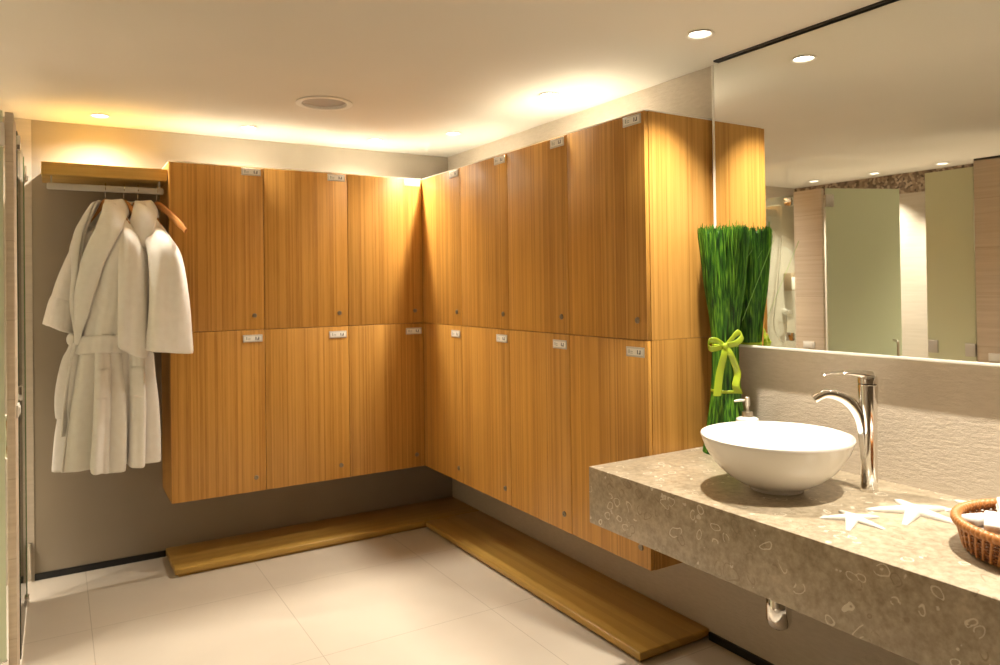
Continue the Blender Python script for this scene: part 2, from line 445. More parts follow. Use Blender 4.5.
# fixed frosted panel
t = thing('frosted_panel', 'fixed yellow-green frosted glass panel reflected in the mirror beside the wide stone wall end', 'glass panel', (EX, -2.1, 0))
obj('pane', B(EX - 0.005, EX + 0.005, -2.243, -1.955, 0.015, 2.20), M['frost2'], t, smooth=False)
clip(-1.99, 1.085, t, 0.03, 0.04, EX, 'aluminium'); clip(-2.213, 1.075, t, 0.03, 0.04, EX, 'aluminium')
# shower dispenser and mixer on the tiled back wall
t = thing('soap_dispenser', 'boxy brown wall-mounted dispenser on the bright shower wall seen in the mirror', 'soap dispenser', (-3.70, -0.004, 1.45))
obj('body', B(-3.745, -3.655, -0.09, -0.004, 1.43, 1.60, bev=0.008), plain('bronze_plastic', (0.33, 0.23, 0.14), 0.35), t)
obj('front_cover', B(-3.742, -3.658, -0.10, -0.09, 1.44, 1.56, bev=0.004), M['white'], t)
t = thing('shower_mixer', 'small chrome shower mixer with thin hose on the bright shower wall seen in the mirror', 'shower mixer', (-3.66, -0.004, 1.22))
obj('body', tube(bmesh.new(), [(-3.66, -0.004, 1.23), (-3.66, -0.03, 1.23), (-3.66, -0.05, 1.23), (-3.66, -0.075, 1.23)], [0.034, 0.034, 0.022, 0.022], 20), M['chrome'], t)
obj('lever', tube(bmesh.new(), [(-3.66, -0.07, 1.23), (-3.58, -0.08, 1.235)], 0.007, 8), M['chrome'], t)
obj('hose', tube(bmesh.new(), smooth_path([(-3.66, -0.03, 1.20), (-3.60, -0.05, 0.95), (-3.45, -0.05, 1.1), (-3.52, -0.05, 1.5), (-3.60, -0.04, 1.95)], 10), 0.006, 8), M['steel'], t)

# ------------------------------------------------------------------ lockers
GAP = 0.0015
def locker(x0, x1, y0, y1, z0, z1, face, label, group, end=False):
    """face '-y': door looks down -y (back run); '-x': door looks down -x (right run)"""
    cx, cy = (x0 + x1) / 2, (y0 + y1) / 2
    t = thing('locker', label, 'locker', (cx, cy, z0), group)
    dt = 0.019
    upper = z1 > ZM + 0.1
    def lb(u0, u1, d0_, d1_, a, b, bev=0.0):
        # u: across the door from its left edge as seen from the room; d: outward from the front plane
        if face == '-y': return B(x0 + u0, x0 + u1, y0 - d1_, y0 - d0_, a, b, bev=bev)
        return B(x0 - d1_, x0 - d0_, y1 - u1, y1 - u0, a, b, bev=bev)
    wd = (x1 - x0) if face == '-y' else (y1 - y0)
    dp = (y1 - y0) if face == '-y' else (x1 - x0)
    obj('carcass', lb(0.0006, wd - 0.0006, -dp + 0.001, -dt - 0.002, z0 + 0.0006, z1 - 0.0006), M['side'], t, smooth=False)
    if upper: obj('top_panel', lb(0.0006, wd - 0.0006, -dp + 0.001, -0.004, z1, z1 + 0.004), M['white'], t)
    d = obj('door', lb(GAP, wd - GAP, -dt, 0, z0 + GAP, z1 - GAP, 0.0012), M['door'], t)
    pw, ph = 0.105, 0.040
    r = 0.014 if face == '-y' else 0.018
    top = z1 - (0.006 if upper else 0.028)
    p = obj('number_plate', lb(wd - r - pw, wd - r, 0.0, 0.004, top - ph, top, 0.001), M['aluminium'], d)
    obj('lock', lock_bm(lb, wd - 0.055, z0 + 0.078, face, x0, y0, y1), M['lockmetal'], d)
    bmx = lb(wd - r - pw + 0.006, wd - r - 0.006, 0.004, 0.0048, top - ph + 0.007, top - 0.007)
    for f in bmx.faces: f.material_index = 0
    def mark(u0, u1, a, b, mi):
        q = lb(wd - r - pw + u0, wd - r - pw + u1, 0.0048, 0.0052, top - ph + a, top - ph + b)
        me = bpy.data.meshes.new('tmp'); q.to_mesh(me); q.free()
        n0 = len(bmx.faces); bmx.from_mesh(me); bpy.data.meshes.remove(me)
        bmx.faces.ensure_lookup_table()
        for f in bmx.faces[n0:]: f.material_index = mi
    mark(0.016, 0.022, 0.013, 0.029, 1); mark(0.026, 0.040, 0.013, 0.016, 1); mark(0.026, 0.040, 0.020, 0.023, 1)
    mark(0.066, 0.071, 0.012, 0.028, 2); mark(0.075, 0.086, 0.012, 0.017, 2); mark(0.081, 0.086, 0.017, 0.028, 2)
    obj('insert', bmx, [M['plate'], M['mark_grey'], M['mark_dark']], d)
    return t
def lock_bm(lb, u, z, face, x0, y0, y1):
    bm = bmesh.new()
    if face == '-y': c = Vector((x0 + u, y0, z)); ax = Vector((0, -1, 0)); s = Vector((1, 0, 0))
    else: c = Vector((x0, y1 - u, z)); ax = Vector((-1, 0, 0)); s = Vector((0, 1, 0))
    upv = Vector((0, 0, 1))
    rs = []
    for r, d in ((0.0125, 0.0), (0.0125, 0.004), (0.0105, 0.006), (0.004, 0.006), (0.003, 0.003), (0.0005, 0.003)):
        rs.append([c + ax * d + s * (r * math.cos(2 * PI * k / 20)) + upv * (r * math.sin(2 * PI * k / 20)) for k in range(20)])
    rings(bm, rs, True, True)
    return bm
wb = (-DEP - BX0) / 3; wr = (-DEP - RY1) / 4
posb = ['first column from the bathrobes', 'second column from the bathrobes', 'third column from the bathrobes, in the corner']
posr = ['first column from the corner', 'second column from the corner', 'third column from the corner', 'end column next to the mirror']
for i in range(3):
    x0, x1 = BX0 + wb * i, BX0 + wb * (i + 1)
    locker(x0, x1, -DEP, 0, ZM, ZT, '-y', 'upper bamboo locker on the back wall, ' + posb[i], 'lockers along the back wall')
    locker(x0, x1, -DEP, 0, ZB, ZM, '-y', 'lower bamboo locker on the back wall, ' + posb[i], 'lockers along the back wall')
for i in range(4):
    y1, y0 = -DEP - wr * i, -DEP - wr * (i + 1)
    locker(-DEP, 0, y0, y1, ZM, ZT, '-x', 'upper bamboo locker on the right wall, ' + posr[i], 'lockers along the right wall')
    locker(-DEP, 0, y0, y1, ZB, ZM, '-x', 'lower bamboo locker on the right wall, ' + posr[i], 'lockers along the right wall')
t = thing('corner_filler', 'narrow bamboo corner block joining the two locker runs', 'cabinet filler', (-0.2, -0.2, ZB))
obj('top_panel', B(-DEP + 0.001, -0.001, -DEP + 0.001, -0.001, ZT - 0.02, ZT, bev=0.001), M['white'], t)
obj('bottom_panel', B(-DEP + 0.001, -0.001, -DEP + 0.001, -0.001, ZB, ZB + 0.02, bev=0.001), M['side'], t)
obj('post', B(-DEP + 0.012, -DEP + 0.07, -DEP + 0.012, -DEP + 0.07, ZB + 0.02, ZT - 0.02), M['door'], t)

# ------------------------------------------------------------------ low benches (duckboards)
def bench(label, x0, x1, y0, y1, mat, along):
    t = thing('low_bench', label, 'bench', ((x0 + x1) / 2, (y0 + y1) / 2, 0))
    obj('top_board', B(x0, x1, y0, y1, 0.014, 0.046, bev=0.006, seg=3), mat, t)
    obj('plinth', B(x0 + 0.02, x1 - 0.02, y0 + 0.02, y1 - 0.01, 0.0, 0.014), mat, t)
bench('low bamboo floor bench along the back wall under the lockers', -1.8345, -0.002, -0.386, -0.002, M['bench_x'], 'x')
bench('low bamboo floor bench along the right wall, running out towards the stone counter', -0.393, -0.002, -2.352, -0.388, M['bench_y'], 'y')

# ------------------------------------------------------------------ shelf and rail
t = thing('wall_shelf', 'bamboo shelf board above the hanging bathrobes, beside the lockers', 'shelf', (-2.13, 0, 2.085))
obj('board', B(-2.414, -1.850, -0.355, -0.002, 2.086, 2.148, bev=0.004), M['shelf'], t)
t = thing('hanging_rail', 'flat satin metal clothes rail under the shelf holding the hangers', 'clothes rail', (-2.125, -0.30, 2.06))
obj('rail', B(-2.392, -1.862, -0.309, -0.291, 2.018, 2.052, bev=0.007, seg=3), M['aluminium'], t)
for x in (-2.372, -1.882): obj('bracket', B(x - 0.004, x + 0.004, -0.306, -0.294, 2.052, 2.086, bev=0.001), M['aluminium'], t)

# ------------------------------------------------------------------ hangers
def hanger(x, ang, drop, half, label, zn=1.962):
    c = Vector((x, -0.30, 0)); U = Vector((math.cos(ang), -math.sin(ang), 0)); Z = Vector((0, 0, 1))
    t = thing('clothes_hanger', label, 'hanger', (x, -0.30, zn), 'wooden hangers on the rail')
    bm = bmesh.new()
    pts = []; rad = []
    for k in range(-10, 11):
        s = k / 10
        pts.append(c + U * (half * s) + Z * (zn - drop * (abs(s) ** 1.25) * (1.0 if abs(s) > 0.05 else 0.9)))
        rad.append(0.021 if abs(s) < 0.3 else 0.019 if abs(s) < 0.9 else 0.014)
    tube(bm, smooth_path(pts, 2), [r for r in rad for _ in (0, 1)][:len(pts) * 2 - 1], 10, True, False, 0.55, (0, 0, 1))
    obj('wooden_arms', bm, M['hanger'], t)
    V = Vector((0, 1, 0))
    hp = [c + Z * zn, c + Z * (zn + 0.045)]
    for a in range(0, 201, 20):
        th = math.radians(-90 + a) if False else math.radians(180 - a)
        hp.append(c + Vector((0, 0, 2.036)) + V * (0.022 * math.cos(th)) * -1 + Z * (0.026 * math.sin(th)))
    hp[1] = c + Vector((0, 0.018, zn + 0.03)); hp[0] = c + Z * (zn + 0.012)
    obj('hook', tube(bmesh.new(), smooth_path(hp, 4), 0.0024, 8), M['chrome'], t)
    return t
A1 = math.radians(48); A2 = math.radians(46)
hanger(-2.135, A1, 0.12, 0.145, 'wooden hanger holding the bathrobe with the tied belt nearest the glass screen')
hanger(-2.050, math.radians(56), 0.12, 0.14, 'bare wooden hanger between the two bathrobes')
hanger(-1.985, A2, 0.12, 0.135, 'wooden hanger holding the bathrobe closest to the lockers')
hanger(-1.893, math.radians(63), 0.150, 0.242, 'empty wooden hanger sticking out over the locker door')

# ------------------------------------------------------------------ bathrobes
def robe(label, org, ang, lean, sl_left, sl_right, ztop, seed, tails, loc_z, hemz, cuffs):
    rnd = random.Random(seed)
    U = Vector((math.cos(ang), -math.sin(ang), 0)); W = Vector((-math.sin(ang), -math.cos(ang), 0)); Z = Vector((0, 0, 1))
    t = thing('bathrobe', label, 'bathrobe', (org[0], org[1], loc_z), 'white bathrobes hanging on the rail')
    dz = ztop - 1.97
    TA = [(0.60, .158), (0.9, .146), (1.15, .118), (1.235, .100), (1.32, .118), (1.5, .165), (1.68, .190), (1.76, .186), (1.81, .160), (1.87, .110), (1.93, .064), (1.97, .036)]
    TB = [(0.60, .085), (0.9, .080), (1.15, .070), (1.235, .064), (1.32, .072), (1.5, .082), (1.68, .080), (1.79, .064), (1.86, .055), (1.93, .052), (1.97, .048)]
    TG = [(0.60, 0.02), (1.35, 0.02), (1.45, 0.04), (1.6, 0.08), (1.75, 0.15), (1.86, 0.26), (1.93, 0.45), (1.97, 0.62)]
    TO = [(0.60, 0.30), (1.25, 0.42), (1.6, 0.30), (1.8, 0.20), (1.97, 0.12)]
    ph = [rnd.uniform(0, 6.28) for _ in range(6)]
    def cen(z):
        s = (1.93 - z) / 1.33
        return Vector((org[0] + lean[0] * s, org[1] + lean[1] * s, 0))
    def surf(th, z, off=0.0):
        a, b = lerp_tab(TA, z), lerp_tab(TB, z)
        k = max(0.0, min(1.0, (1.28 - z) / 0.5)); k2 = max(0.0, min(1.0, (z - 1.30) / 0.2)) * max(0.0, min(1.0, (1.85 - z) / 0.2))
        f = (0.024 * k + 0.007) * (math.sin(7 * th + ph[0] + 0.5 * z) + 0.6 * math.sin(12 * th + ph[1] - 1.2 * z)) * (1 if z < 1.3 else 0.35 + 0.5 * k2)
        f += 0.010 * k2 * math.sin(3 * th + 9 * z + ph[2])
        if z > 1.84: f *= max(0.0, (1.92 - z) / 0.08) if z < 1.92 else 0
        if 1.19 < z < 1.28: f *= 0.55
        c_, s_ = math.cos(th), math.sin(th)
        e = 0.85
        px = (abs(c_) ** e) * (1 if c_ > 0 else -1); py = (abs(s_) ** e) * (1 if s_ > 0 else -1)
        p = cen(z) + U * ((a + off + f) * px) + W * ((b + off + f) * py)
        return Vector((p.x, p.y, z + dz))
    NT = 72
    zs = [hemz + i * (1.97 - hemz) / 54 for i in range(55)]
    bm = bmesh.new(); rs = []
    for z in zs:
        g = lerp_tab(TG, z); lap = 0.0
        r = []
        for k in range(NT):
            th = PI / 2 + lerp_tab(TO, z) + g + (2 * PI - 2 * g) * k / (NT - 1)
            p = surf(th, z)
            if z < 1.0 and True: p = p + Z * (0.010 * math.sin(3 * th + ph[3]) * (1.0 - z) / 0.4)
            r.append(p)
        rs.append(r)
    rings(bm, rs, False, False)
    body = mods(obj('body', bm, M['terry'], t, angle=180), 0.012, 1)
    # shawl collar running up both sides of the opening and round the neck
    bm = bmesh.new(); strip = []
    zz = [1.23 + i * (1.955 - 1.23) / 22 for i in range(23)]
    def col_row(z, side, extra=0.0):
        g = lerp_tab(TG, z); wdt = 0.03 + (0.06 if side > 0 else 0.125) * min(1, max(0, (z - 1.23) / 0.60))
        a = max(0.06, lerp_tab(TA, z)); dth = wdt / max(0.09, a)
        crosses = -0.30 * max(0.0, (1.42 - z) / 0.2) if side > 0 else -0.10 * max(0.0, (1.42 - z) / 0.2)
        out = []
        for q in range(6):
            f = q / 5
            th = PI / 2 + lerp_tab(TO, z) + side * (g + crosses + dth * f)
            lift = 0.012 + 0.013 * math.sin(PI * min(1, f * 1.05)) + (0.006 if side < 0 else 0)
            out.append(surf(th, z, lift + extra))
        return out
    rows = [col_row(z, 1) for z in zz]
    # round the back of the neck
    zt_ = 1.965
    for k in range(1, 12):
        f = k / 12
        g0 = lerp_tab(TG, 1.955)
        th = PI / 2 + lerp_tab(TO, 1.955) + g0 + (2 * PI - 2 * g0) * f
        up = 0.028 * math.sin(PI * f)
        row = []
        for q in range(6):
            h_ = q / 5
            b0 = surf(th, 1.955 - 0.075 * h_, 0.010 + 0.014 * math.sin(PI * h_))
            row.append(b0 + Z * up * (1 - h_))
        rows.append(row)
    rows += [col_row(z, -1) for z in zz[::-1]]
    rings(bm, rows, False, False)
    mods(obj('collar', bm, M['terry'], t, angle=180), 0.014, 1)
    # sleeves
    for side, sp in ((-1, sl_left), (1, sl_right)):
        pts, ra, rb, axis, slant = sp
        P = smooth_path(pts, 6); n = len(P)
        bm = bmesh.new(); rs = []
        ax = Vector(axis).normalized()
        for i, p in enumerate(P):
            f = i / (n - 1)
            T = (P[min(i + 1, n - 1)] - P[max(i - 1, 0)]).normalized()
            a1 = (ax - T * ax.dot(T)).normalized(); a2 = T.cross(a1)
            R1 = ra[0] + (ra[1] - ra[0]) * f; R2 = rb[0] + (rb[1] - rb[0]) * f
            if f < 0.12: R1 *= 0.72 + 0.28 * f / 0.12; R2 *= 0.72 + 0.28 * f / 0.12
            r = []
            for k in range(28):
                th = 2 * PI * k / 28
                w_ = 1 + (0.05 + 0.09 * f) * math.sin(4 * th + ph[4] + 3 * f) + 0.06 * math.sin(7 * th + ph[5] - 4 * f)
                r.append(p + a1 * (R1 * w_ * math.cos(th)) + a2 * (R2 * w_ * math.sin(th)) - Z * (slant * f * f * R1 * (math.cos(th) + 0.15)))
            rs.append(r)
        cc = sum(rs[-1], Vector()) / 28
        rs.append([cc + (q - cc) * 0.90 + Vector((0, 0, 0.004)) for q in rs[-1]])
        rings(bm, rs, True, False)
        nm = obj('sleeve', bm, M['terry'], t, angle=180); mods(nm, 0.010, 1)
        # turned-back cuff
        if not (cuffs and side < 0): continue
        bm = bmesh.new(); cr = []
        k0 = int((n - 1) * 0.80)
        for i in range(k0, n):
            c = sum(rs[i], Vector()) / 28
            s = 1.10 if i > k0 else 1.03
            cr.append([c + (q - c) * s for q in rs[i]])
        rings(bm, cr, True, False)
        mods(obj('cuff', bm, M['terry'], nm, angle=180), 0.008, 1)
    # belt
    bm = bmesh.new(); rs = []
    for z in (1.190, 1.205, 1.235, 1.265, 1.280):
        o_ = 0.020 if 1.2 < z < 1.27 else 0.014
        rs.append([surf(2 * PI * k / 64, z + 0.006 * math.sin(2 * PI * k / 64 * 2), o_) for k in range(64)])
    rings(bm, rs, True, False)
    belt = mods(obj('belt', bm, M['terry'], t, angle=180), 0.012, 1)
    for (th, ztop_t, zend, sway, wd) in tails:
        bm = bmesh.new(); rr = []
        for i in range(25):
            f = i / 24; z = ztop_t + (zend - ztop_t) * f
            row = []
            for q in range(4):
                s = (q / 3 - 0.5) * wd
                zc = max(0.62, z)
                p = surf(th + s / 0.17 * (1 - 0.2 * f), zc, 0.034 - 0.012 * f) + U * (sway * math.sin(PI * f) )
                row.append(Vector((p.x, p.y, z + dz)))
            rr.append(row)
        rings(bm, rr, False, False)
        mods(obj('belt_tail', bm, M['terry'], belt, angle=180), 0.010, 1)
    # knot
    th = tails[0][0]; kp = surf(th, 1.262, 0.035)
    bm = bmesh.new(); bmesh.ops.create_uvsphere(bm, u_segments=16, v_segments=10, radius=1.0)
    for v in bm.verts: v.co = kp + U * v.co.x * 0.026 + W * v.co.y * 0.018 + Z * v.co.z * 0.032
    obj('knot', bm, M['terry'], belt, angle=180)
    # pocket
    bm = bmesh.new(); rr = []
    for i in range(7):
        z = 1.12 - 0.15 * i / 6
        rr.append([surf(PI / 2 - 0.45 - 0.62 * q / 6, z, 0.013 if 0 < i < 6 else 0.010) for q in range(7)])
    rings(bm, rr, False, False)
    mods(obj('pocket', bm, M['terry'], t, angle=180), 0.008, 1)
    return t, surf
# robe nearest the glass
t1, s1 = robe('white bathrobe with tied belt hanging nearest the glass screen, in front of the other robe', (-2.125, -0.312), A1, (-0.088, 0.0),
     ([(-2.165, -0.260, 1.810), (-2.215, -0.215, 1.755), (-2.255, -0.190, 1.645), (-2.290, -0.180, 1.500), (-2.320, -0.175, 1.310)], (0.045, 0.078), (0.050, 0.078), (1, 0, 0), 0.25),
     ([(-2.085, -0.365, 1.815), (-2.035, -0.425, 1.755), (-2.020, -0.455, 1.645), (-2.020, -0.465, 1.480), (-2.025, -0.465, 1.225)], (0.048, 0.064), (0.050, 0.085), (0.8, -0.6, 0), 0.75),
     1.975, 3, [(PI / 2 + 0.80, 1.25, 0.86, -0.03, 0.05), (PI / 2 + 0.45, 1.25, 0.78, -0.01, 0.05)], 0.61, 0.605, True)
t2, s2 = robe('white bathrobe hanging closest to the lockers, half hidden behind the other robe', (-1.990, -0.318), A2, (-0.070, 0.0),
     ([(-1.995, -0.270, 1.805), (-2.030, -0.225, 1.745), (-2.045, -0.180, 1.645), (-2.050, -0.165, 1.500), (-2.060, -0.160, 1.300)], (0.045, 0.065), (0.05, 0.075), (1, 0, 0), 0.0),
     ([(-1.940, -0.375, 1.800), (-1.900, -0.445, 1.745), (-1.874, -0.497, 1.645), (-1.868, -0.525, 1.460), (-1.874, -0.535, 1.200)], (0.050, 0.108), (0.052, 0.080), (1, -0.25, 0), 0.10),
     1.975, 11, [(PI / 2 + 0.62, 1.25, 0.72, 0.0, 0.055), (PI / 2 + 0.3, 1.25, 0.80, 0.0, 0.05)], 0.61, 0.62, False)

# ------------------------------------------------------------------ counter, mirror
tag(obj('countertop', B(-0.6917, -0.0005, -4.45, RY1 - 0.002, CT - 0.205, CT, bev=0.0025), M['counter'], None, (-0.35, -3.4, CT - 0.205)),
    'thick beige fossil limestone countertop fixed to the right wall', 'countertop')
t = thing('wall_mirror', 'large frameless wall mirror above the stone counter', 'mirror', (-0.040, -3.4, 1.2564))
obj('backing', B(-0.037, -0.0005, -4.45, -2.459, 1.262, 2.402), M['mirror_edge'], t, smooth=False)
obj('glass', B(-0.040, -0.037, -4.45, -2.459, 1.262, 2.402), M['mirror'], t, smooth=False)
obj('side_strip', B(-0.042, -0.0005, -2.4585, -2.447, 1.2524, 2.402, bev=0.001), M['mirror_edge'], t)
obj('edge_strip', B(-0.042, -0.0005, -4.45, -2.459, 1.2524, 1.262, bev=0.001), M['mirror_edge'], t)

# ------------------------------------------------------------------ basin, drain trap
BC = (-0.378, -2.998)
t = thing('vessel_basin', 'white ceramic bowl basin standing on the stone counter', 'basin', (BC[0], BC[1], CT))
prof = [(0.074, CT), (0.082, CT + 0.002), (0.084, CT + 0.010), (0.090, CT + 0.014), (0.118, CT + 0.026), (0.150, CT + 0.046), (0.180, CT + 0.073), (0.205, CT + 0.104), (0.222, CT + 0.136), (0.232, CT + 0.164), (0.2345, CT + 0.172), (0.2325, CT + 0.1755), (0.229, CT + 0.172),
        (0.215, CT + 0.136), (0.196, CT + 0.104), (0.168, CT + 0.073), (0.138, CT + 0.052), (0.095, CT + 0.038), (0.05, CT + 0.032), (0.022, CT + 0.030)]
obj('bowl', lathe(bmesh.new(), prof, BC, 72), M['ceramic'], t, angle=60)
obj('drain_cap', lathe(bmesh.new(), [(0.021, CT + 0.030), (0.024, CT + 0.033), (0.016, CT + 0.036), (0.001, CT + 0.0365)], BC, 32), M['chrome'], t)
t = thing('bottle_trap', 'chrome bottle trap hanging under the stone counter below the basin', 'drain trap', (-0.335, -2.965, 0.36))
TC = (-0.335, -2.965)
obj('cup', lathe(bmesh.new(), [(0.003, 0.368), (0.020, 0.371), (0.034, 0.382), (0.040, 0.400), (0.040, 0.470), (0.036, 0.476), (0.036, 0.50), (0.018, 0.505)], TC, 32), M['chrome'], t)
obj('tailpiece', lathe(bmesh.new(), [(0.016, 0.50), (0.016, CT - 0.205)], TC, 24), M['chrome'], t)
obj('outlet_pipe', tube(bmesh.new(), [(TC[0] + 0.03, TC[1], 0.488), (-0.012, TC[1], 0.488)], 0.015, 16), M['chrome'], t)
obj('wall_rosette', tube(bmesh.new(), [(-0.016, TC[1], 0.488), (-0.001, TC[1], 0.488)], [0.028, 0.034], 24), M['chrome'], t)

# ------------------------------------------------------------------ tap
FC = Vector((-0.158, -3.176, 0)); fd = Vector((BC[0] - FC.x, BC[1] - FC.y, 0)).normalized(); fs = Vector((-fd.y, fd.x, 0))
t = thing('basin_tap', 'tall chrome single-lever tap arching over the white basin', 'tap', (FC.x, FC.y, CT))
lathe_prof = [(0.026, CT), (0.0265, CT + 0.003), (0.0255, CT + 0.01), (0.0245, CT + 0.10), (0.026, CT + 0.22), (0.0285, CT + 0.29), (0.030, CT + 0.335), (0.028, CT + 0.338), (0.0255, CT + 0.338)]
obj('body', lathe(bmesh.new(), lathe_prof, (FC.x, FC.y), 40), M['chrome'], t)
sp = smooth_path([FC + Vector((0, 0, CT + 0.10)) + fd * 0.006, FC + Vector((0, 0, CT + 0.18)) + fd * 0.012, FC + Vector((0, 0, CT + 0.240)) + fd * 0.026, FC + Vector((0, 0, CT + 0.285)) + fd * 0.06,
                  FC + Vector((0, 0, CT + 0.305)) + fd * 0.10, FC + Vector((0, 0, CT + 0.305)) + fd * 0.132, FC + Vector((0, 0, CT + 0.288)) + fd * 0.163], 8)
ns = len(sp)
bm = bmesh.new(); tube(bm, sp, [0.020 + 0.002 * math.sin(PI * i / (ns - 1)) - 0.0075 * (i / (ns - 1)) for i in range(ns)], 20, True, False, 1.0, tuple(fd))
obj('spout', bm, M['chrome'], t, angle=50)
obj('cap', lathe(bmesh.new(), [(0.0255, CT + 0.338), (0.030, CT + 0.341), (0.030, CT + 0.356), (0.026, CT + 0.366), (0.012, CT + 0.371), (0.001, CT + 0.371)], (FC.x, FC.y), 40), M['chrome'], t)
bm = bmesh.new(); rr = []
for i in range(13):
    f = i / 12
    c = FC + fd * (-0.012 + 0.150 * f) + Vector((0, 0, CT + 0.364 + 0.010 * math.sin(PI * f * 0.9)))
    w_ = 0.024 - 0.009 * f; h_ = 0.014 * (1 - f) ** 1.5 + 0.0032
    if i == 12: w_ *= 0.6; h_ *= 0.6
    rr.append([c + fs * (w_ * math.cos(2 * PI * k / 16)) + Vector((0, 0, h_ * math.sin(2 * PI * k / 16))) for k in range(16)])
rings(bm, rr, True, True)
obj('lever', bm, M['chrome'], t, angle=60)

# ------------------------------------------------------------------ reed bundle with ribbon
GC = Vector((-0.108, -2.556, 0))
t = thing('reed_bundle', 'upright bundle of cut green reeds tied with lime ribbon on the stone counter', 'plant decoration', (GC.x, GC.y, CT))
PR = [(0.84, 0.086), (0.93, 0.070), (1.08, 0.052), (1.24, 0.044), (1.36, 0.054), (1.5, 0.072), (1.72, 0.091)]
def gflat(p):  # the bundle leans against nothing: keep it clear of the mirror
    return Vector((min(p.x, -0.044), p.y, p.z))
bm = bmesh.new()
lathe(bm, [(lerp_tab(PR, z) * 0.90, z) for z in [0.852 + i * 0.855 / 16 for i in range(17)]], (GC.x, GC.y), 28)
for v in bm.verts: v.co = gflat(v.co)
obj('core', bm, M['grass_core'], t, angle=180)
bm = bmesh.new()
for i in range(1150):
    rr_ = 1.0 if i < 800 else math.sqrt(random.random())
    th = random.uniform(0, 2 * PI); tw = random.gauss(0.0, 0.30); r0 = rr_ * random.uniform(0.93, 1.05)
    zt = 1.715 + random.uniform(-0.022, 0.012) + (0.02 if random.random() < 0.06 else 0)
    w_ = random.uniform(0.0016, 0.0030)
    prev = None
    sway = random.gauss(0, 0.006)
    for k in range(9):
        f = k / 8; z = CT + 0.002 + (zt - CT - 0.002) * f
        a = th + tw * (f - 0.45)
        r = lerp_tab(PR, z) * r0 + (sway * max(0, f - 0.5))
        wk = w_ * (1 - 0.45 * f)
        c = GC + Vector((r * math.cos(a), r * math.sin(a), z))
        tg = Vector((-math.sin(a), math.cos(a), 0)); n_ = Vector((math.cos(a), math.sin(a), 0))
        row = [bm.verts.new(gflat(c - tg * wk)), bm.verts.new(gflat(c + n_ * wk * 1.1)), bm.verts.new(gflat(c + tg * wk))]
        if prev:
            for q in range(2): bm.faces.new((prev[q], prev[q + 1], row[q + 1], row[q]))
        prev = row
o = obj('reeds', bm, M['grass'], t, angle=180); o['kind'] = 'stuff'
bm = bmesh.new()   # a few bent stray blades on the tap side
for (th, z0, ln, dr) in ((-1.15, 1.60, 0.05, 0.6), (-1.6, 1.36, 0.30, 1.0)):
    b0 = GC + Vector((0.088 * math.cos(th), 0.088 * math.sin(th), z0)); out = Vector((0.25 * math.cos(th), math.sin(th), 0)).normalized()
    pts = [b0 + out * (ln * 0.5 * f) + Vector((0, 0, ln * (dr * f))) for f in (0, 0.33, 0.66, 1)]
    tube(bm, [gflat(p) for p in smooth_path(pts, 4)], 0.0008, 5, True)
o = obj('stray_reeds', bm, plain('pale_reed', (0.22, 0.42, 0.08), 0.4), t)
# ribbon: two bands, a bow and tails
def band(z, h_, name='ribbon_band'):
    bm = bmesh.new(); rs = []
    for q in (-1, -0.5, 0, 0.5, 1):
        r = lerp_tab(PR, z) * 1.06 + 0.003 - 0.001 * abs(q)
        rs.append([gflat(GC + Vector((r * math.cos(2 * PI * k / 40), r * math.sin(2 * PI * k / 40), z + q * h_ / 2))) for k in range(40)])
    rings(bm, rs, True, False)
    return mods(obj(name, bm, M['ribbon'], t, angle=180), 0.0012)
band(1.262, 0.012); band(1.085, 0.012)
cd = Vector((-2.354 - GC.x, -4.554 - GC.y, 0)).normalized()          # the bow faces the room
sd = Vector((-cd.y, cd.x, 0))                                        # sideways
if sd.x < 0 and sd.y > 0: sd = -sd
rt_ = Vector((0.855, -0.519, 0))
K = GC + cd * (lerp_tab(PR, 1.262) * 1.06 + 0.008) + Vector((0, 0, 1.262))
def strip(path, wid, dirs, name):
    bm = bmesh.new(); P = smooth_path(path, 8); rs = []
    for i, p in enumerate(P):
        f = i / (len(P) - 1); d = dirs[0].lerp(dirs[1], f).normalized()
        w = wid[0] + (wid[1] - wid[0]) * f
        rs.append([p - d * w * 0.5, p + cd * 0.002, p + d * w * 0.5])
    rings(bm, rs, False, False)
    return mods(obj(name, bm, M['ribbon'], t, angle=180), 0.0010, 1)
ZV = Vector((0, 0, 1))
strip([K, K - rt_ * 0.030 + ZV * 0.022 + cd * 0.012, K - rt_ * 0.058 + ZV * 0.022 + cd * 0.010, K - rt_ * 0.066 + ZV * 0.002 + cd * 0.012, K - rt_ * 0.048 - ZV * 0.010 + cd * 0.020, K + cd * 0.004], (0.022, 0.026), (ZV, ZV + cd * 0.6), 'bow_loop')
strip([K, K + rt_ * 0.026 + ZV * 0.030 + cd * 0.014, K + rt_ * 0.050 + ZV * 0.052 + cd * 0.010, K + rt_ * 0.068 + ZV * 0.040 + cd * 0.012, K + rt_ * 0.046 + ZV * 0.014 + cd * 0.020, K + cd * 0.004], (0.022, 0.026), (ZV, ZV - rt_ * 0.7), 'bow_loop')
strip([K + ZV * 0.004 + cd * 0.004, K - rt_ * 0.004 - ZV * 0.03 + cd * 0.016, K - rt_ * 0.022 - ZV * 0.10 + cd * 0.014, K - rt_ * 0.034 - ZV * 0.19 + cd * 0.022], (0.024, 0.034), (rt_, rt_), 'ribbon_tail')
strip([K + ZV * 0.004 + cd * 0.004, K + rt_ * 0.020 - ZV * 0.03 + cd * 0.014, K + rt_ * 0.045 - ZV * 0.10 + cd * 0.006, K + rt_ * 0.038 - ZV * 0.15 + cd * 0.016, K + rt_ * 0.050 - ZV * 0.182 + cd * 0.014], (0.024, 0.032), (rt_, rt_ + cd * 0.4), 'ribbon_tail')
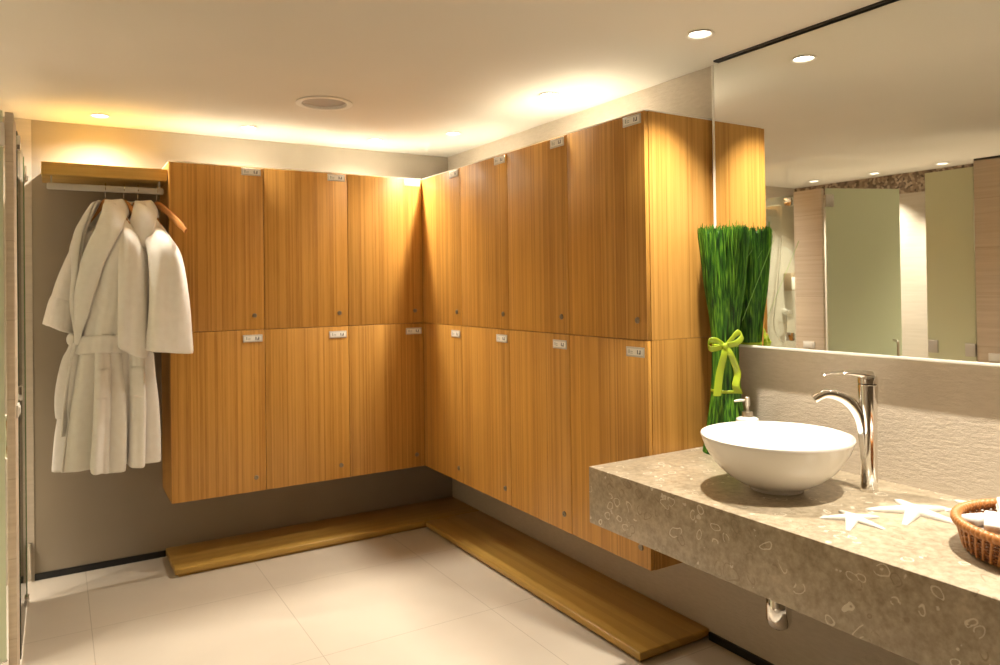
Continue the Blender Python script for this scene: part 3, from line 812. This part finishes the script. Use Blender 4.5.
bm = bmesh.new(); bmesh.ops.create_uvsphere(bm, u_segments=14, v_segments=9, radius=1)
for v in bm.verts: v.co = K + cd * 0.010 + rt_ * v.co.x * 0.011 + cd * v.co.y * 0.009 + ZV * v.co.z * 0.013
obj('bow_knot', bm, M['ribbon'], t, angle=180)

# ------------------------------------------------------------------ pump bottle
PC = (-0.150, -2.694)
t = thing('pump_bottle', 'small white ceramic pump bottle behind the basin, beside the reeds', 'soap bottle', (PC[0], PC[1], CT))
obj('bottle', lathe(bmesh.new(), [(0.040, CT), (0.0425, CT + 0.004), (0.0425, CT + 0.148), (0.040, CT + 0.158), (0.030, CT + 0.163), (0.020, CT + 0.165)], PC, 40), M['ceramic'], t)
p = obj('pump_collar', lathe(bmesh.new(), [(0.020, CT + 0.165), (0.0205, CT + 0.168), (0.0195, CT + 0.184), (0.008, CT + 0.186), (0.0065, CT + 0.188), (0.0065, CT + 0.205)], PC, 28), M['steel'], t)
nd = Vector((-0.85, 0.52, 0)).normalized(); pc = Vector((PC[0], PC[1], CT + 0.226))
bm = bmesh.new(); lathe(bm, [(0.008, CT + 0.203), (0.0105, CT + 0.206), (0.0105, CT + 0.236), (0.008, CT + 0.239)], PC, 24)
tube(bm, [pc, pc + nd * 0.03, pc + nd * 0.048 - ZV * 0.003], [0.0055, 0.005, 0.004], 12)
obj('pump_nozzle', bm, M['steel'], t)

# ------------------------------------------------------------------ starfish
def starfish(c, tips, label, hmax, zs=0.0):
    """tips: arm end points (x, y); arms taper and are rounded on top"""
    bm = bmesh.new(); cx, cy = c
    arms = sorted([(math.atan2(y - cy, x - cx), math.hypot(x - cx, y - cy)) for x, y in tips])
    nA = 100
    def R(th):
        best = 0.0
        for a, L in arms:
            d = (th - a + PI) % (2 * PI) - PI
            if abs(d) > PI / 2 - 0.02: continue
            # capsule tapering from w0 to w1
            lo, hi = 0.0, L
            w0, w1 = 0.145 * L + 0.003, 0.055 * L
            for _ in range(28):
                m = (lo + hi) / 2; along = m * math.cos(d); across = abs(m * math.sin(d))
                if across <= w0 + (w1 - w0) * min(1, along / L): lo = m
                else: hi = m
            best = max(best, lo)
        return best
    ths = sorted(set([round(2 * PI * k / nA - PI, 5) for k in range(nA)] + [round(a + e, 5) for a, L in arms for e in (-0.05, -0.025, -0.012, 0, 0.012, 0.025, 0.05)]))
    Rs = [R(t_) for t_ in ths]
    levels = [(1.0, 0.0), (0.99, 0.30), (0.93, 0.52), (0.82, 0.72), (0.65, 0.86), (0.45, 0.94), (0.25, 0.985)]
    mean = sum(L for a, L in arms) / 5
    rs = []
    for f, hh in levels:
        r = []
        for t_, rr_ in zip(ths, Rs):
            rad = rr_ * f
            # height falls off along the arm; near the rim rounded
            ridge = 1 - 0.62 * min(1, rad / mean)
            narrow = min(1.0, 0.35 + 0.65 * (1 - abs(rr_ - 0.25 * mean) / mean)) if False else 1.0
            r.append((cx + rad * math.cos(t_), cy + rad * math.sin(t_), CT + 0.0008 + zs + hmax * hh * ridge * narrow))
        rs.append(r)
    V = rings(bm, rs, True, False)
    top = bm.verts.new((cx, cy, CT + zs + hmax))
    for j in range(len(ths)): bm.faces.new((V[-1][j], V[-1][(j + 1) % len(ths)], top))
    bm.faces.new(V[0][::-1])
    o = obj('starfish', bm, M['star'], None, (cx, cy, CT), angle=70)
    tag(o, label, 'starfish', 'starfish on the counter')
starfish((-0.463, -3.315), [(-0.527, -3.259), (-0.560, -3.365), (-0.470, -3.412), (-0.385, -3.345), (-0.425, -3.250)], 'small white starfish on the counter nearest the basin front', 0.016)
starfish((-0.262, -3.375), [(-0.352, -3.285), (-0.392, -3.421), (-0.268, -3.505), (-0.148, -3.410), (-0.187, -3.277)], 'largest white starfish on the counter, between the tap and the basket', 0.022)
starfish((-0.095, -3.475), [(-0.045, -3.375), (-0.175, -3.415), (-0.165, -3.555), (-0.07, -3.570), (-0.020, -3.480)], 'white starfish half hidden behind the wicker basket by the wall', 0.020)

# ------------------------------------------------------------------ wicker basket with rolled cloths
KC = (-0.332, -3.752); RT, RB, HB = 0.200, 0.184, 0.066
t = thing('wicker_basket', 'round brown wicker basket on the stone counter holding white cloths', 'basket', (KC[0], KC[1], CT))
bm = bmesh.new(); lathe(bm, [(0.001, CT + 0.002), (RB, CT + 0.002), (RB + 0.002, CT + 0.005), (RB, CT + 0.009), (0.001, CT + 0.009)], KC, 64)
obj('base', bm, M['wicker'], t)
bm = bmesh.new(); NS = 56
for k in range(NS):   # slanting stakes
    a = 2 * PI * k / NS
    pts = []
    for f in (0, 0.33, 0.66, 1):
        r = RB + (RT - RB) * f + 0.004; aa = a + 0.10 * f
        pts.append((KC[0] + r * math.cos(aa), KC[1] + r * math.sin(aa), CT + 0.006 + (HB - 0.006) * f))
    tube(bm, pts, 0.0045, 6)
m_rim, nt_, b_ = new_mat('rattan_rim')
b_.inputs['Base Color'].default_value = (0.46, 0.19, 0.055, 1); b_.inputs['Roughness'].default_value = 0.38
obj('stakes', bm, m_rim, t, angle=60)
bm = bmesh.new()
for q in range(8):    # weavers
    f = (q + 0.5) / 8; pts = []
    for k in range(NS * 4):
        a = 2 * PI * k / (NS * 4)
        r = RB + (RT - RB) * f + 0.001 + 0.0030 * math.cos(NS / 2 * (a - 0.10 * f) + PI * q)
        pts.append((KC[0] + r * math.cos(a), KC[1] + r * math.sin(a), CT + 0.005 + (HB - 0.006) * f))
    tube(bm, pts, 0.0034, 5, True, True)
obj('woven_wall', bm, M['wicker'], t)
bm = bmesh.new(); pts = []; rad = []
for k in range(880):
    a = 2 * PI * k / 880
    pts.append((KC[0] + (RT + 0.004) * math.cos(a), KC[1] + (RT + 0.004) * math.sin(a), CT + HB + 0.006))
    rad.append(0.0095 + 0.0030 * abs(math.sin(a * 44)))
tube(bm, pts, rad, 12, True, True)
obj('rim', bm, m_rim, t, angle=60)
def cloth(c, lx, ly, th, n, ang, tilt, label):
    """a cloth folded in n layers, its folded edge towards -x of its own frame"""
    bm = bmesh.new()
    for i in range(n):
        z0 = i * th / n; ins = 0.0015 * ((i * 7) % 3)
        box(bm, -lx / 2 + ins, lx / 2 - ins, -ly / 2 + ins, ly / 2 - ins, z0, z0 + th / n * 1.02, bev=th / n * 0.42, seg=3)
    for v in bm.verts: v.co.z += 0.004 * math.sin(v.co.x * 40 + c[0] * 9) * math.cos(v.co.y * 35)
    bmesh.ops.rotate(bm, verts=bm.verts, cent=(0, 0, 0), matrix=Matrix.Rotation(tilt, 3, 'Y'))
    bmesh.ops.rotate(bm, verts=bm.verts, cent=(0, 0, 0), matrix=Matrix.Rotation(ang, 3, 'Z'))
    bmesh.ops.translate(bm, verts=bm.verts, vec=c)
    o = obj('folded_cloth', bm, M['towel'], None, c, angle=60)
    tag(o, label, 'towel', 'folded cloths in the basket')
cloth((-0.382, -3.606, CT + 0.024), 0.06, 0.08, 0.050, 2, math.radians(70), 0.10, 'smallest folded white cloth lying low in the wicker basket nearest the starfish')
cloth((-0.408, -3.722, CT + 0.022), 0.13, 0.17, 0.068, 4, math.radians(25), 0.05, 'thick folded white cloth at the front of the wicker basket')
cloth((-0.272, -3.690, CT + 0.022), 0.13, 0.17, 0.076, 5, math.radians(28), 0.05, 'tallest folded white cloth at the back of the wicker basket by the wall')

# ------------------------------------------------------------------ ceiling vent and downlights
t = thing('ceiling_vent', 'round grey ceiling vent with white rim above the floor', 'ceiling vent', (VENT[0], VENT[1], ZC))
obj('rim', lathe(bmesh.new(), [(0.112, ZC + 0.004), (0.135, ZC - 0.001), (0.137, ZC - 0.006), (0.120, ZC - 0.010), (0.108, ZC - 0.006), (0.106, ZC + 0.01), (0.108, ZC + 0.012), (0.112, ZC + 0.010)], VENT, 56, cap=False), M['white'], t)
obj('disc', lathe(bmesh.new(), [(0.001, ZC + 0.006), (0.104, ZC + 0.007), (0.107, ZC + 0.02), (0.001, ZC + 0.024)], VENT, 56), M['grille'], t)
names = {0: 'round recessed downlight above the lockers nearest the corner on the right run', 1: 'round recessed downlight above the middle lockers of the right run', 2: 'bright round recessed downlight above the stone counter at the end of the lockers',
         3: 'round recessed downlight above the basket end of the stone counter', 4: 'round recessed downlight beyond the basket at the counter end'}
EN = {'R': 140, 'B': 112, 'L': 230}
def downlight(x, y, label, group, watts, cone, blend=0.6, col=(1.0, 0.912, 0.77)):
    t = thing('downlight', label, 'downlight', (x, y, ZC), group)
    obj('trim_ring', lathe(bmesh.new(), [(0.040, ZC + 0.012), (0.0455, ZC - 0.0005), (0.052, ZC - 0.004), (0.044, ZC - 0.005), (0.038, ZC - 0.001), (0.036, ZC + 0.012)], (x, y), 36, cap=False), M['white'], t)
    obj('lens', lathe(bmesh.new(), [(0.0005, ZC + 0.008), (0.038, ZC + 0.008), (0.038, ZC + 0.014), (0.0005, ZC + 0.014)], (x, y), 36), M['lens'], t)
    l = bpy.data.lights.new('downlight_beam', 'SPOT'); l.energy = watts; l.spot_size = math.radians(cone); l.spot_blend = blend; l.shadow_soft_size = 0.02; l.color = col
    o = bpy.data.objects.new('downlight_beam', l); C.objects.link(o); o.location = (0, 0, 0.004); o.parent = t
for i, (x, y) in enumerate(LAMPS_R): downlight(x, y, names[i], 'downlights over the right wall', (118, 140, 200, 225, 180)[i], 150 if i < 2 else (86 if i == 2 else 80), 1.0)
for i, (x, y) in enumerate(LAMPS_B): downlight(x, y, ['round recessed downlight above the back lockers closest to the corner', 'round recessed downlight above the back lockers closest to the bathrobes', 'small recessed downlight above the shelf with the bathrobes'][i], 'downlights over the back wall', EN['B'] * (0.95 if i == 2 else 1.0), 150, 1.0)
for i, (x, y) in enumerate(LAMPS_L): downlight(x, y, ['shower downlight closest to the back tiled wall', 'shower downlight second from the back tiled wall', 'shower downlight third from the back tiled wall, behind the fixed panel', 'shower downlight behind the wide stone wall end', 'shower downlight furthest from the back tiled wall'][i], 'downlights over the showers', EN['L'], 92, 1.0)

# ------------------------------------------------------------------ world, camera, view
w = bpy.data.worlds.new('world'); bpy.context.scene.world = w; w.use_nodes = True
w.node_tree.nodes['Background'].inputs[0].default_value = (1.0, 0.9, 0.75, 1); w.node_tree.nodes['Background'].inputs[1].default_value = 0.0
cam = bpy.data.cameras.new('camera'); co = bpy.data.objects.new('camera', cam); C.objects.link(co)
cam.sensor_fit = 'HORIZONTAL'; cam.sensor_width = 36; cam.lens = 730.2065 / 1000 * 36
cam.shift_y = -51.80 / 1000
Rm = Matrix(((0.8545588009, 0.0070128141, -0.5193073042), (-0.5191761326, -0.0146799357, -0.8545411885), (-0.0136161364, 0.9998676512, -0.0089039825)))
co.matrix_world = Matrix.Translation((-2.3544, -4.5540, 1.5011)) @ Rm.to_4x4()
cam.clip_start = 0.02
cam.dof.use_dof = True; cam.dof.focus_distance = 2.7; cam.dof.aperture_fstop = 4.0
sc = bpy.context.scene; sc.camera = co
vs = sc.view_settings
sc.display_settings.display_device = 'sRGB'
vs.view_transform = 'Standard'; vs.look = 'None'; vs.gamma = 1; vs.use_curve_mapping = False; vs.exposure = 0.03
